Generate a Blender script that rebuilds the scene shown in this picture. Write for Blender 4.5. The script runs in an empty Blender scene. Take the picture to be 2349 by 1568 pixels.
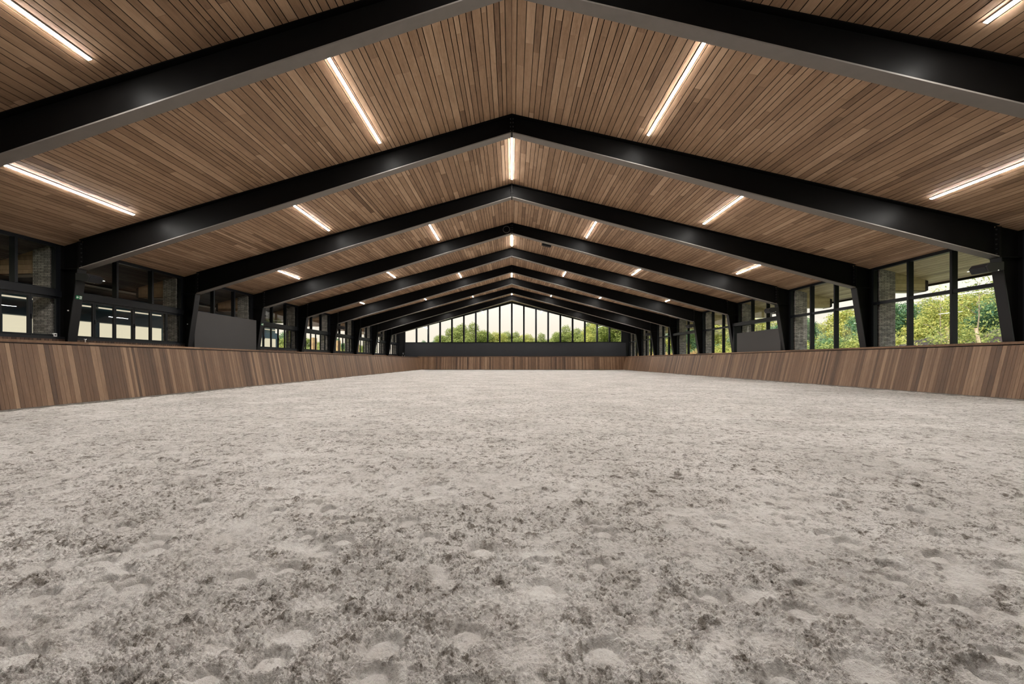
import bpy, math, random
import numpy as np
from mathutils import Vector, Matrix

random.seed(11)
RNG = np.random.default_rng(5)
S = bpy.context.scene
COL = S.collection

# ------------------------------------------------------------------ camera
FPX, YAW, CAMZ = 1064.0, 0.0604, 1.05
cam_d = bpy.data.cameras.new('camera')
cam = bpy.data.objects.new('camera', cam_d)
COL.objects.link(cam)
cam_d.sensor_width = 36.0
cam_d.sensor_fit = 'HORIZONTAL'
cam_d.lens = FPX / 2349.0 * 36.0
cam_d.shift_x = (1174.5 - 1109.7) / 2349.0
cam_d.shift_y = (827.5 - 784.0) / 2349.0
cam_d.clip_start = 0.05
cam_d.clip_end = 600
cam.location = (0, 0, CAMZ)
cam.rotation_euler = (math.radians(90), 0, YAW)
S.camera = cam

# ------------------------------------------------------------------ light, sky, exposure
LAMP = 255.0          # radiance of the LED diffusers
SKY = 1.0
S.view_settings.view_transform = 'Standard'
S.view_settings.look = 'None'
S.view_settings.gamma = 1.0
S.view_settings.use_curve_mapping = False
S.view_settings.exposure = 0.0
S.cycles.use_denoising = True
S.cycles.max_bounces = 10
S.cycles.diffuse_bounces = 5
S.cycles.glossy_bounces = 4
S.cycles.transparent_max_bounces = 24
S.cycles.caustics_reflective = False
S.cycles.caustics_refractive = False
S.cycles.sample_clamp_indirect = 6.0

W = bpy.data.worlds.new('world')
S.world = W
W.use_nodes = True
wn = W.node_tree
wn.nodes.clear()
wo = wn.nodes.new('ShaderNodeOutputWorld')
wb = wn.nodes.new('ShaderNodeBackground')
wt = wn.nodes.new('ShaderNodeTexCoord')
ws = wn.nodes.new('ShaderNodeSeparateXYZ')
wr = wn.nodes.new('ShaderNodeValToRGB')
wn.links.new(wt.outputs['Generated'], ws.inputs[0])
wn.links.new(ws.outputs['Z'], wr.inputs[0])
els = wr.color_ramp.elements
els[0].position = 0.0
els[0].color = (1.02, 0.90, 0.71, 1)
els[1].position = 0.45
els[1].color = (1.75, 1.95, 2.2, 1)
e = els.new(0.07)
e.color = (1.10, 1.0, 0.85, 1)
e = els.new(0.14)
e.color = (1.2, 1.16, 1.06, 1)
wb.inputs['Strength'].default_value = SKY
wn.links.new(wr.outputs[0], wb.inputs[0])
wn.links.new(wb.outputs[0], wo.inputs[0])

sun_d = bpy.data.lights.new('sun', 'SUN')
sun_d.energy = 5.5
sun_d.angle = math.radians(4)
sun_d.color = (1.0, 0.93, 0.80)
sun = bpy.data.objects.new('sun', sun_d)
COL.objects.link(sun)
sun.rotation_euler = Vector((0.55, 0.33, -0.76)).to_track_quat('-Z', 'Y').to_euler()

# ------------------------------------------------------------------ measures of the hall (metres)
RIDGE, SLOPE = 8.25, 0.2588
WALL = 13.95
BAY = 5.3276


def FY(n):
    return 13.677 + (n - 2) * BAY


def ZR(x):
    return RIDGE - SLOPE * abs(x)


Y_END = 56.25
Y_BACK = -6.5
ORD = ['zeroth', 'first', 'second', 'third', 'fourth', 'fifth', 'sixth', 'seventh', 'eighth', 'ninth', 'tenth']


# ------------------------------------------------------------------ material helpers
def mat(name):
    m = bpy.data.materials.new(name)
    m.use_nodes = True
    nt = m.node_tree
    b = nt.nodes['Principled BSDF']
    return m, nt, b


def simple(name, col, rough=0.5, spec=0.5, metal=0.0, noise=0.0, scale=8.0):
    m, nt, b = mat(name)
    b.inputs['Base Color'].default_value = (*col, 1)
    b.inputs['Roughness'].default_value = rough
    b.inputs['Specular IOR Level'].default_value = spec
    b.inputs['Metallic'].default_value = metal
    if noise > 0:
        tc = nt.nodes.new('ShaderNodeTexCoord')
        nz = nt.nodes.new('ShaderNodeTexNoise')
        nz.inputs['Scale'].default_value = scale
        nz.inputs['Detail'].default_value = 4
        r = nt.nodes.new('ShaderNodeValToRGB')
        r.color_ramp.elements[0].position = 0.3
        r.color_ramp.elements[1].position = 0.7
        r.color_ramp.elements[0].color = (*[c * (1 - noise) for c in col], 1)
        r.color_ramp.elements[1].color = (*[min(1, c * (1 + noise)) for c in col], 1)
        nt.links.new(tc.outputs['Object'], nz.inputs['Vector'])
        nt.links.new(nz.outputs[0], r.inputs[0])
        nt.links.new(r.outputs[0], b.inputs['Base Color'])
        mr = nt.nodes.new('ShaderNodeMath')
        mr.operation = 'MULTIPLY_ADD'
        nt.links.new(nz.outputs[0], mr.inputs[0])
        mr.inputs[1].default_value = 0.16
        mr.inputs[2].default_value = rough - 0.08
        nt.links.new(mr.outputs[0], b.inputs['Roughness'])
    return m


def emit(name, col, st):
    m = bpy.data.materials.new(name)
    m.use_nodes = True
    nt = m.node_tree
    nt.nodes.clear()
    o = nt.nodes.new('ShaderNodeOutputMaterial')
    em = nt.nodes.new('ShaderNodeEmission')
    em.inputs[0].default_value = (*col, 1)
    em.inputs[1].default_value = st
    nt.links.new(em.outputs[0], o.inputs[0])
    return m


def wood(name, dark, mid, light, rough=0.5, grain=0.34, spec=0.35):
    """Boards: reads the board coordinates (across, along, seed) and tone of each board."""
    m, nt, b = mat(name)
    N, L = nt.nodes.new, nt.links.new
    a = N('ShaderNodeAttribute')
    a.attribute_name = 'board'
    t = N('ShaderNodeAttribute')
    t.attribute_name = 'tone'

    def stretched(sx, sy, sc, det):
        mp = N('ShaderNodeMapping')
        mp.inputs['Scale'].default_value = (sx, sy, sc)
        L(a.outputs['Vector'], mp.inputs[0])
        nz = N('ShaderNodeTexNoise')
        nz.inputs['Scale'].default_value = 1.0
        nz.inputs['Detail'].default_value = det
        nz.inputs['Roughness'].default_value = 0.6
        L(mp.outputs[0], nz.inputs['Vector'])
        return nz
    n1 = stretched(70, 2.5, 37.0, 4)
    n2 = stretched(7, 1.3, 53.0, 3)
    n3 = stretched(14, 9, 23.0, 2)

    def madd(src, k, add):
        mm = N('ShaderNodeMath')
        mm.operation = 'MULTIPLY_ADD'
        L(src, mm.inputs[0])
        mm.inputs[1].default_value = k
        if isinstance(add, float):
            mm.inputs[2].default_value = add
        else:
            L(add, mm.inputs[2])
        return mm.outputs[0]
    s = madd(n1.outputs[0], grain, -0.5 * (grain + 0.42 + 0.14))
    s = madd(n2.outputs[0], 0.42, s)
    s = madd(n3.outputs[0], 0.14, s)
    ad = N('ShaderNodeMath')
    ad.operation = 'ADD'
    L(t.outputs['Fac'], ad.inputs[0])
    L(s, ad.inputs[1])
    r = N('ShaderNodeValToRGB')
    r.color_ramp.elements[0].position = 0.08
    r.color_ramp.elements[0].color = (*dark, 1)
    r.color_ramp.elements[1].position = 0.92
    r.color_ramp.elements[1].color = (*light, 1)
    el = r.color_ramp.elements.new(0.5)
    el.color = (*mid, 1)
    L(ad.outputs[0], r.inputs[0])
    L(r.outputs[0], b.inputs['Base Color'])
    b.inputs['Roughness'].default_value = rough
    b.inputs['Specular IOR Level'].default_value = spec
    bp = N('ShaderNodeBump')
    bp.inputs['Strength'].default_value = 0.15
    bp.inputs['Distance'].default_value = 0.004
    L(n1.outputs[0], bp.inputs['Height'])
    L(bp.outputs[0], b.inputs['Normal'])
    return m


M = {}
M['ceiling_wood'] = wood('ceiling_wood', (0.145, 0.084, 0.049), (0.325, 0.205, 0.126), (0.52, 0.36, 0.24), 0.6, 0.5, 0.2)
M['kick_wood'] = wood('kick_wood', (0.052, 0.0265, 0.014), (0.132, 0.0725, 0.039), (0.255, 0.160, 0.096), 0.44, 0.5)
M['dark_wood'] = wood('dark_wood', (0.03, 0.015, 0.009), (0.055, 0.028, 0.017), (0.09, 0.05, 0.03), 0.6)
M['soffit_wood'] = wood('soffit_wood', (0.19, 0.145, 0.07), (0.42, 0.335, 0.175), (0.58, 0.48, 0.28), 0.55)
M['veranda_wood'] = wood('veranda_wood', (0.035, 0.028, 0.024), (0.085, 0.070, 0.060), (0.16, 0.135, 0.115), 0.5)  # soffit timber again, with the dimmer left side's shade put into its colour
M['black_steel'] = simple('black_steel', (0.0042, 0.0038, 0.0036), 0.45, 0.075, noise=0.12, scale=3.0)
M['soffit_steel'] = simple('taupe_steel', (0.165, 0.148, 0.132), 0.5, 0.3, noise=0.06, scale=5.0)
M['column_face'] = simple('dark_grey_steel', (0.0095, 0.0093, 0.0102), 0.45, 0.25, noise=0.1, scale=4.0)
M['bolt'] = simple('bolt_steel', (0.02, 0.02, 0.02), 0.35, 0.5, 0.3)
M['frame'] = simple('window_frame_black', (0.0045, 0.0052, 0.0068), 0.4, 0.2, noise=0.08)
M['black_wall'] = simple('black_cladding', (0.008, 0.0088, 0.0105), 0.5, 0.3, noise=0.12, scale=2.0)
M['grey_panel'] = simple('charcoal_panel', (0.043, 0.0405, 0.040), 0.5, 0.25, noise=0.08, scale=1.6)
M['end_panel'] = simple('dark_grey_panel', (0.025, 0.026, 0.030), 0.5, 0.25, noise=0.08, scale=0.9)
M['concrete'] = simple('kerb_concrete', (0.22, 0.205, 0.185), 0.85, 0.2, noise=0.2, scale=14)
M['speaker'] = simple('speaker_black', (0.014, 0.013, 0.013), 0.5, 0.4)
M['white'] = simple('white_plastic', (0.75, 0.74, 0.72), 0.4, 0.4)
M['alu'] = simple('pale_aluminium', (0.6, 0.6, 0.6), 0.35, 0.5, 0.6)
M['green'] = simple('sign_green', (0.004, 0.16, 0.055), 0.4, 0.4)
M['lamp'] = emit('led_diffuser', (1.0, 0.96, 0.91), LAMP)
M['small_lamp'] = emit('emergency_lamp', (1.0, 0.96, 0.9), 4.0)
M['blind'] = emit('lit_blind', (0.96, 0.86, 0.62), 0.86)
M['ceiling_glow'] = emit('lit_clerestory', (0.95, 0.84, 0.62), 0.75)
M['teal_paint'] = simple('blue_steel', (0.012, 0.055, 0.09), 0.35, 0.5)
M['backing'] = simple('black_felt', (0.006, 0.005, 0.005), 0.9, 0.1)
M['bark'] = simple('bark', (0.30, 0.24, 0.17), 0.85, 0.2, noise=0.3, scale=6)
M['stake'] = simple('stake_wood', (0.62, 0.46, 0.32), 0.8, 0.2, noise=0.15, scale=6)
M['roof_tile'] = simple('barn_roof', (0.035, 0.022, 0.018), 0.8, 0.2, noise=0.2, scale=2)
M['barn_wall'] = simple('barn_wall', (0.10, 0.05, 0.035), 0.8, 0.2, noise=0.2, scale=2)
M['tan_board'] = simple('tan_boards', (0.62, 0.40, 0.20), 0.7, 0.2, noise=0.25, scale=3)


def glass_mat():
    m = bpy.data.materials.new('window_glass')
    m.use_nodes = True
    nt = m.node_tree
    nt.nodes.clear()
    N, L = nt.nodes.new, nt.links.new
    o = N('ShaderNodeOutputMaterial')
    mx = N('ShaderNodeMixShader')
    tr = N('ShaderNodeBsdfTransparent')
    tr.inputs[0].default_value = (0.985, 0.992, 0.99, 1)
    gl = N('ShaderNodeBsdfGlossy')
    gl.inputs['Roughness'].default_value = 0.0
    # Schlick reflectance of a flat pane, the same from either side; only the front face mirrors
    ge = N('ShaderNodeNewGeometry')
    dt = N('ShaderNodeVectorMath')
    dt.operation = 'DOT_PRODUCT'
    L(ge.outputs['Incoming'], dt.inputs[0])
    L(ge.outputs['Normal'], dt.inputs[1])

    def math_(op, a, b):
        q = N('ShaderNodeMath')
        q.operation = op
        for i, w in enumerate((a, b)):
            if w is None:
                continue
            if isinstance(w, float):
                q.inputs[i].default_value = w
            else:
                L(w, q.inputs[i])
        return q.outputs[0]
    c = math_('ABSOLUTE', dt.outputs['Value'], None)
    c = math_('SUBTRACT', 1.0, c)
    c = math_('POWER', c, 5.0)
    c = math_('MULTIPLY', c, 0.85)
    c = math_('ADD', c, 0.06)
    f = math_('SUBTRACT', 1.0, ge.outputs['Backfacing'])
    c = math_('MULTIPLY', c, f)
    L(c, mx.inputs[0])
    L(tr.outputs[0], mx.inputs[1])
    L(gl.outputs[0], mx.inputs[2])
    L(mx.outputs[0], o.inputs[0])
    return m


M['glass'] = glass_mat()


def brick_mat():
    m, nt, b = mat('thin_brick')
    N, L = nt.nodes.new, nt.links.new
    tc = N('ShaderNodeTexCoord')
    sp = N('ShaderNodeSeparateXYZ')
    ad = N('ShaderNodeMath')
    cb = N('ShaderNodeCombineXYZ')
    L(tc.outputs['Object'], sp.inputs[0])
    L(sp.outputs['X'], ad.inputs[0])
    L(sp.outputs['Y'], ad.inputs[1])
    L(ad.outputs[0], cb.inputs['X'])
    L(sp.outputs['Z'], cb.inputs['Y'])
    br = N('ShaderNodeTexBrick')
    br.inputs['Scale'].default_value = 1.0
    br.inputs['Brick Width'].default_value = 0.21
    br.inputs['Row Height'].default_value = 0.052
    br.inputs['Mortar Size'].default_value = 0.007
    br.inputs['Mortar Smooth'].default_value = 0.3
    br.inputs['Bias'].default_value = 0.0
    br.inputs['Color1'].default_value = (0.40, 0.36, 0.315, 1)
    br.inputs['Color2'].default_value = (0.20, 0.183, 0.165, 1)
    br.inputs['Mortar'].default_value = (0.045, 0.04, 0.036, 1)
    L(cb.outputs[0], br.inputs['Vector'])
    nz = N('ShaderNodeTexNoise')
    nz.inputs['Scale'].default_value = 9.0
    L(tc.outputs['Object'], nz.inputs['Vector'])
    mx = N('ShaderNodeMix')
    mx.data_type = 'RGBA'
    mx.blend_type = 'OVERLAY'
    mx.inputs[0].default_value = 0.6
    L(br.outputs['Color'], mx.inputs[6])
    L(nz.outputs[0], mx.inputs[7])
    L(mx.outputs[2], b.inputs['Base Color'])
    b.inputs['Roughness'].default_value = 0.85
    bp = N('ShaderNodeBump')
    bp.invert = True
    bp.inputs['Distance'].default_value = 0.012
    L(br.outputs['Fac'], bp.inputs['Height'])
    L(bp.outputs[0], b.inputs['Normal'])
    return m


M['brick'] = brick_mat()


def leaf_mat(name, dark, light, trans=0.35):
    m = bpy.data.materials.new(name)
    m.use_nodes = True
    nt = m.node_tree
    nt.nodes.clear()
    N, L = nt.nodes.new, nt.links.new
    o = N('ShaderNodeOutputMaterial')
    at = N('ShaderNodeAttribute')
    at.attribute_name = 'tone'
    r = N('ShaderNodeValToRGB')
    r.color_ramp.elements[0].color = (*dark, 1)
    r.color_ramp.elements[1].color = (*light, 1)
    L(at.outputs['Fac'], r.inputs[0])
    d = N('ShaderNodeBsdfDiffuse')
    t = N('ShaderNodeBsdfTranslucent')
    mx = N('ShaderNodeMixShader')
    mx.inputs[0].default_value = trans
    L(r.outputs[0], d.inputs[0])
    L(r.outputs[0], t.inputs[0])
    L(d.outputs[0], mx.inputs[1])
    L(t.outputs[0], mx.inputs[2])
    L(mx.outputs[0], o.inputs[0])
    return m


M['leaf'] = leaf_mat('leaf_green', (0.13, 0.18, 0.05), (0.52, 0.54, 0.19))
M['leaf_yellow'] = leaf_mat('leaf_yellow', (0.20, 0.27, 0.07), (0.74, 0.66, 0.20))
M['leaf_dark'] = leaf_mat('leaf_dark', (0.06, 0.15, 0.10), (0.26, 0.38, 0.16))
M['leaf_tan'] = leaf_mat('leaf_tan', (0.36, 0.22, 0.09), (0.72, 0.48, 0.22))


def sand_mat():
    m, nt, b = mat('riding_sand')
    N, L = nt.nodes.new, nt.links.new
    tc = N('ShaderNodeTexCoord')

    def noise(scale, det, rough=0.6, sy=1.0):
        mp = N('ShaderNodeMapping')
        mp.inputs['Scale'].default_value = (1, sy, 1)
        L(tc.outputs['Object'], mp.inputs[0])
        nz = N('ShaderNodeTexNoise')
        nz.inputs['Scale'].default_value = scale
        nz.inputs['Detail'].default_value = det
        nz.inputs['Roughness'].default_value = rough
        L(mp.outputs[0], nz.inputs['Vector'])
        return nz.outputs[0]
    big = noise(0.7, 4)
    speck = noise(11.0, 6, 0.75, 0.8)
    crumb = noise(42.0, 5, 0.75)
    mott = noise(3.2, 6, 0.75)
    fine = noise(120.0, 3, 0.7)
    r1 = N('ShaderNodeValToRGB')
    r1.color_ramp.elements[0].position = 0.35
    r1.color_ramp.elements[0].color = (0.53, 0.510, 0.483, 1)
    r1.color_ramp.elements[1].position = 0.65
    r1.color_ramp.elements[1].color = (0.675, 0.654, 0.627, 1)
    L(big, r1.inputs[0])
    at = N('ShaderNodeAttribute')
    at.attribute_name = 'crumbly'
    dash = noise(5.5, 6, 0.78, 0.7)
    last = r1.outputs[0]  # dark specks: damp crumbs, plus shade between them painted into the colour
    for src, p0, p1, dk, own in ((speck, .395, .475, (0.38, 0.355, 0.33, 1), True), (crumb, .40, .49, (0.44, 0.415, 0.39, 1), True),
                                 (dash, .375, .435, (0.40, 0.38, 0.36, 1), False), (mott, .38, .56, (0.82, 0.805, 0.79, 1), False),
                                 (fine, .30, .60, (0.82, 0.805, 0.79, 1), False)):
        rr = N('ShaderNodeValToRGB')
        rr.color_ramp.elements[0].position = p0
        rr.color_ramp.elements[0].color = dk
        rr.color_ramp.elements[1].position = p1
        rr.color_ramp.elements[1].color = (1, 1, 1, 1)
        L(src, rr.inputs[0])
        mm = N('ShaderNodeMix')
        mm.data_type = 'RGBA'
        mm.blend_type = 'MULTIPLY'
        mm.inputs[0].default_value = 0.85
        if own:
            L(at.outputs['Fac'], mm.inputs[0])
        L(last, mm.inputs[6])
        L(rr.outputs[0], mm.inputs[7])
        last = mm.outputs[2]
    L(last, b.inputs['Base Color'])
    b.inputs['Roughness'].default_value = 0.95
    b.inputs['Specular IOR Level'].default_value = 0.1
    bp = N('ShaderNodeBump')
    bp.inputs['Strength'].default_value = 0.8
    bp.inputs['Distance'].default_value = 0.006
    L(fine, bp.inputs['Height'])
    bp2 = N('ShaderNodeBump')
    bp2.inputs['Strength'].default_value = 0.6
    bp2.inputs['Distance'].default_value = 0.03
    L(speck, bp2.inputs['Height'])
    L(bp.outputs[0], bp2.inputs['Normal'])
    bp3 = N('ShaderNodeBump')
    bp3.inputs['Strength'].default_value = 0.6
    bp3.inputs['Distance'].default_value = 0.012
    L(crumb, bp3.inputs['Height'])
    L(bp2.outputs[0], bp3.inputs['Normal'])
    L(bp3.outputs[0], b.inputs['Normal'])
    return m


M['sand'] = sand_mat()
M['lawn'] = simple('lawn', (0.16, 0.22, 0.06), 0.9, 0.1, noise=0.4, scale=0.6)
M['paving'] = simple('pale_paving', (0.55, 0.52, 0.46), 0.85, 0.2, noise=0.1, scale=1.0)


# ------------------------------------------------------------------ mesh helpers
class MB:
    def __init__(self):
        self.v, self.f = [], []

    def hexa(self, p):
        """8 points: bottom ring 0-3, top ring 4-7."""
        o = len(self.v)
        self.v += [tuple(q) for q in p]
        for a in ((3, 2, 1, 0), (4, 5, 6, 7), (0, 1, 5, 4), (1, 2, 6, 5), (2, 3, 7, 6), (3, 0, 4, 7)):
            self.f.append(tuple(o + i for i in a))
        return self

    def box(self, x0, x1, y0, y1, z0, z1):
        x0, x1 = min(x0, x1), max(x0, x1)
        return self.hexa([(x0, y0, z0), (x1, y0, z0), (x1, y1, z0), (x0, y1, z0),
                          (x0, y0, z1), (x1, y0, z1), (x1, y1, z1), (x0, y1, z1)])

    def prism_y(self, poly, y0, y1):
        """polygon of (x, z) points extruded from y0 to y1"""
        o, n = len(self.v), len(poly)
        self.v += [(x, y0, z) for x, z in poly] + [(x, y1, z) for x, z in poly]
        self.f.append(tuple(o + i for i in range(n)))
        self.f.append(tuple(o + n + i for i in reversed(range(n))))
        for i in range(n):
            j = (i + 1) % n
            self.f.append((o + j, o + i, o + n + i, o + n + j))
        return self

    def prism_x(self, poly, x0, x1):
        o, n = len(self.v), len(poly)
        self.v += [(x0, y, z) for y, z in poly] + [(x1, y, z) for y, z in poly]
        self.f.append(tuple(o + i for i in range(n)))
        self.f.append(tuple(o + n + i for i in reversed(range(n))))
        for i in range(n):
            j = (i + 1) % n
            self.f.append((o + j, o + i, o + n + i, o + n + j))
        return self

    def tube(self, pts, radii, n=8, cap=True):
        pts = [Vector(p) for p in pts]
        o = len(self.v)
        for i, p in enumerate(pts):
            a = pts[max(0, i - 1)]
            b = pts[min(len(pts) - 1, i + 1)]
            d = (b - a).normalized()
            u = d.cross(Vector((0, 0, 1)))
            if u.length < 1e-3:
                u = d.cross(Vector((1, 0, 0)))
            u.normalize()
            w = d.cross(u)
            for k in range(n):
                t = 2 * math.pi * k / n
                q = p + (u * math.cos(t) + w * math.sin(t)) * radii[i]
                self.v.append(tuple(q))
        for i in range(len(pts) - 1):
            for k in range(n):
                k2 = (k + 1) % n
                self.f.append((o + i * n + k, o + i * n + k2, o + (i + 1) * n + k2, o + (i + 1) * n + k))
        if cap:
            self.f.append(tuple(o + k for k in reversed(range(n))))
            e = o + (len(pts) - 1) * n
            self.f.append(tuple(e + k for k in range(n)))
        return self

    def disc(self, c, axis, r, h, n=6):
        c, a = Vector(c), Vector(axis).normalized()
        return self.tube([c, c + a * h], [r, r], n)

    def build(self, name, m, parent=None, smooth=False, bevel=0.0):
        me = bpy.data.meshes.new(name)
        me.from_pydata(self.v, [], self.f)
        me.materials.append(M[m] if isinstance(m, str) else m)
        if smooth:
            me.shade_smooth()
        me.update()
        o = bpy.data.objects.new(name, me)
        COL.objects.link(o)
        if parent:
            o.parent = parent
        if bevel > 0:
            b = o.modifiers.new('bevel', 'BEVEL')
            b.width = bevel
            b.segments = 2
        return o


def tag(o, label, cat, group=None, kind=None):
    o['label'] = label
    o['category'] = cat
    if group:
        o['group'] = group
    if kind:
        o['kind'] = kind
    return o


def thing(name, label, cat, group=None, kind=None, loc=(0, 0, 0)):
    o = bpy.data.objects.new(name, None)
    o.empty_display_size = 0.2
    COL.objects.link(o)
    o.location = loc
    return tag(o, label, cat, group, kind)


def copy_tree(o, parent=None):
    c = o.copy()
    COL.objects.link(c)
    if parent:
        c.parent = parent
    for ch in list(o.children):
        copy_tree(ch, c)
    return c


class Boards:
    """Many boards as one surface: each a thin box with its own tone and grain seed."""

    def __init__(self):
        self.v, self.f, self.b, self.t = [], [], [], []

    def add(self, o, u, v, n, u0, u1, v0, v1, th, tone, shear=None):
        """front face at o + a*u + b*v, thickness th along -n."""
        seed = random.random() * 10
        k = len(self.v)
        for dz in (0, th):
            for a, b in ((u0, v0), (u1, v0), (u1, v1), (u0, v1)):
                self.v.append(tuple(o + u * a + v * b - n * dz))
                self.b.append((a + seed * 3, b + seed * 17, seed))
                self.t.append(tone)
        for q in ((0, 1, 2, 3), (0, 4, 5, 1), (1, 5, 6, 2), (2, 6, 7, 3), (3, 7, 4, 0)):
            self.f.append(tuple(k + i for i in q))

    def build(self, name, m, parent=None):
        me = bpy.data.meshes.new(name)
        me.from_pydata(self.v, [], self.f)
        a = me.attributes.new('board', 'FLOAT_VECTOR', 'POINT')
        a.data.foreach_set('vector', np.array(self.b, dtype=np.float32).ravel())
        a = me.attributes.new('tone', 'FLOAT', 'POINT')
        a.data.foreach_set('value', np.array(self.t, dtype=np.float32))
        me.materials.append(M[m])
        me.update()
        o = bpy.data.objects.new(name, me)
        COL.objects.link(o)
        if parent:
            o.parent = parent
        return o


def tone(sd=0.2, mid=0.5):
    return min(0.98, max(0.02, random.gauss(mid, sd)))


# ------------------------------------------------------------------ ceiling
def plank_slope(bd, s, x0, x1, y0, y1, widths, gap, lens, mid=0.5, sd=0.19):
    k = math.sqrt(1 + SLOPE * SLOPE)
    o = Vector((s * x0, 0, ZR(x0)))
    u = Vector((s, 0, -SLOPE)) / k
    v = Vector((0, 1, 0))
    n = Vector((-s * SLOPE, 0, -1)) / k
    a, total = 0.004, (x1 - x0) * k
    while a < total - 0.03:
        w = random.choice(widths)
        w = min(w, total - a)
        y = y0 - random.random() * 2
        while y < y1:
            ln = random.uniform(*lens)
            bd.add(o, u, v, n, a, a + w - gap, max(y, y0), min(y + ln, y1) - 0.0015, 0.006, tone(sd, mid))
            y += ln
            if y < y0:
                y = y0
        a += w


for s, side in ((-1, 'left'), (1, 'right')):
    bd = Boards()
    plank_slope(bd, s, 0, WALL + 0.02, Y_BACK, Y_END, (0.116, 0.148, 0.196), 0.016, (1.6, 4.2), .5, .135)
    c = bd.build('ceiling_' + side, 'ceiling_wood')
    tag(c, 'brown wooden plank ceiling, %s-hand slope of the hall roof' % side, 'ceiling', kind='structure')
    k = math.sqrt(1 + SLOPE * SLOPE)
    b = MB()
    b.hexa([(s * a, y, ZR(a) + dz) for dz in (0.045, 0.22) for a, y in
            ((0, Y_BACK - .3), (16.3, Y_BACK - .3), (16.3, Y_END + 1.2), (0, Y_END + 1.2))])
    r = b.build('roof_' + side, 'backing')
    tag(r, 'dark roof deck above the %s-hand ceiling planks' % side, 'roof', kind='structure')


# ------------------------------------------------------------------ steel portal frames
def rafter_d(x):
    return 0.555 + (0.90 - 0.555) * x / 13.4


XK = 13.36            # knee
ZK = ZR(XK) - rafter_d(XK)


def col_x(z):
    return XK + (ZK - z) * 0.146


def make_frame():
    root = thing('portal_frame', '', 'steel frame', 'black steel portal frames across the hall', 'thing')
    for s in (-1, 1):
        # rafter: web + top flange
        top = [(0, ZR(0) - .003), (XK - .03, ZR(XK - .03) - .003)]
        bot = [(XK - .03, ZR(XK - .03) - rafter_d(XK)), (0, ZR(0) - rafter_d(0))]
        m = MB()
        m.prism_y([(s * x, z) for x, z in top + [(x, z + .015) for x, z in bot]], -.008, .008)
        m.prism_y([(s * x, z) for x, z in top + [(x, z - .026) for x, z in reversed(top)]], -.15, .15)
        rf = m.build('rafter', 'black_steel', root)
        m = MB()
        lo = list(reversed(bot))
        m.prism_y([(s * x, z) for x, z in [(x, z + .028) for x, z in lo] + bot], -.15, .15)
        m.build('bottom_flange', 'soffit_steel', rf)
        # column: tapered web, inner flange, outer flange, stiffener
        zt = ZR(XK) - .003
        m = MB()
        m.prism_y([(s * x, z) for x, z in ((XK + .015, zt), (WALL, ZR(WALL) - .003), (WALL, 0), (col_x(0) + .015, 0), (XK + .015, ZK))], -.008, .008)
        m.box(s * (WALL - .0), s * (WALL + .03), -.15, .15, 0, ZR(WALL) - .04)
        m.box(s * (XK + .02), s * WALL, -.14, .14, ZK - .012, ZK + .012)
        cl = m.build('column', 'black_steel', root)
        m = MB()
        m.prism_y([(s * x, z) for x, z in ((XK, ZK), (XK + .028, ZK), (col_x(0) + .028, 0), (col_x(0), 0))], -.15, .15)
        m.build('inner_flange', 'column_face', cl)
        # end plates at the knee with bolts
        m = MB()
        m.box(s * (XK - .03), s * (XK - .002), -.15, .15, ZK - .0, ZR(XK) - .06)
        m.box(s * XK, s * (XK + .028), -.15, .15, ZK, ZR(XK) - .06)
        kp = m.build('knee_plate', 'black_steel', root)
        for i in range(6):
            z = ZK + .10 + i * .135
            MB().disc((s * (XK - .03), -.085, z), (-s, 0, 0), .019, .03).build('bolt', 'bolt', kp)
            MB().disc((s * (XK + .028), -.085, z), (s, 0, 0), .019, .035).build('bolt', 'bolt', kp)
    # ridge plates
    m = MB()
    for s in (-1, 1):
        m.box(0, s * .022, -.15, .15, ZR(0) - rafter_d(0) - .012, ZR(0) - .03)
    rp = m.build('ridge_plate', 'black_steel', root)
    for s in (-1, 1):
        for i in range(4):
            MB().disc((s * .022, -.085, ZR(0) - .12 - i * .115), (s, 0, 0), .018, .032).build('bolt', 'bolt', rp)
    return root


fr0 = make_frame()
FRAMES = {}
for n in range(1, 10):
    o = fr0 if n == 1 else copy_tree(fr0)
    o.location = (0, FY(n), 0)
    if n == 1:
        o['label'] = 'nearest black steel portal frame, its ridge cut off by the top of the photo'
    elif n == 9:
        o['label'] = 'farthest black steel portal frame, just in front of the gable window'
    else:
        o['label'] = '%s black steel portal frame counted from the camera' % ORD[n]
    FRAMES[n] = o


# ------------------------------------------------------------------ LED strip lights
def make_strip():
    root = thing('strip_light', '', 'light', 'LED strip lights along the ceiling')
    m = MB().box(-.038, .038, -2.0, 2.0, -.018, 0)
    m.build('housing', 'alu', root)
    m = MB().box(-.030, .030, -1.99, 1.99, -.0255, -.0185)
    m.build('diffuser', 'lamp', root)
    return root


strip0 = make_strip()
first = True
for n in range(-1, 10):
    xs = (0.0, 7.38, -7.38) if n % 2 == 0 else (3.755, -3.755, 11.12, -11.12)
    if n < 0:
        xs = (3.755, -3.755)  # unseen pair, added to brighten the near sand
    for x in xs:
        o = strip0 if first else copy_tree(strip0)
        first = False
        o.location = (x, FY(n) + 2.68, ZR(x) - (.012 if x == 0 else .002))
        o.rotation_euler = (0, math.atan(SLOPE) * (1 if x > 0 else -1) if x else 0, 0)
        sl = 'ridge' if x == 0 else ('left slope' if x < 0 else 'right slope')
        far = '' if x == 0 or n % 2 == 0 else (' near the ridge' if abs(x) < 5 else ' near the eaves')
        if n < 1:
            wh = 'before the first frame' if n == 0 else 'above the camera'
        elif n == 9:
            wh = 'between the last frame and gable window'
        else:
            wh = 'between the %s and %s frames' % (ORD[n], ORD[n + 1])
        o['label'] = 'strip light on the %s%s, %s' % (sl, far, wh)

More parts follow.
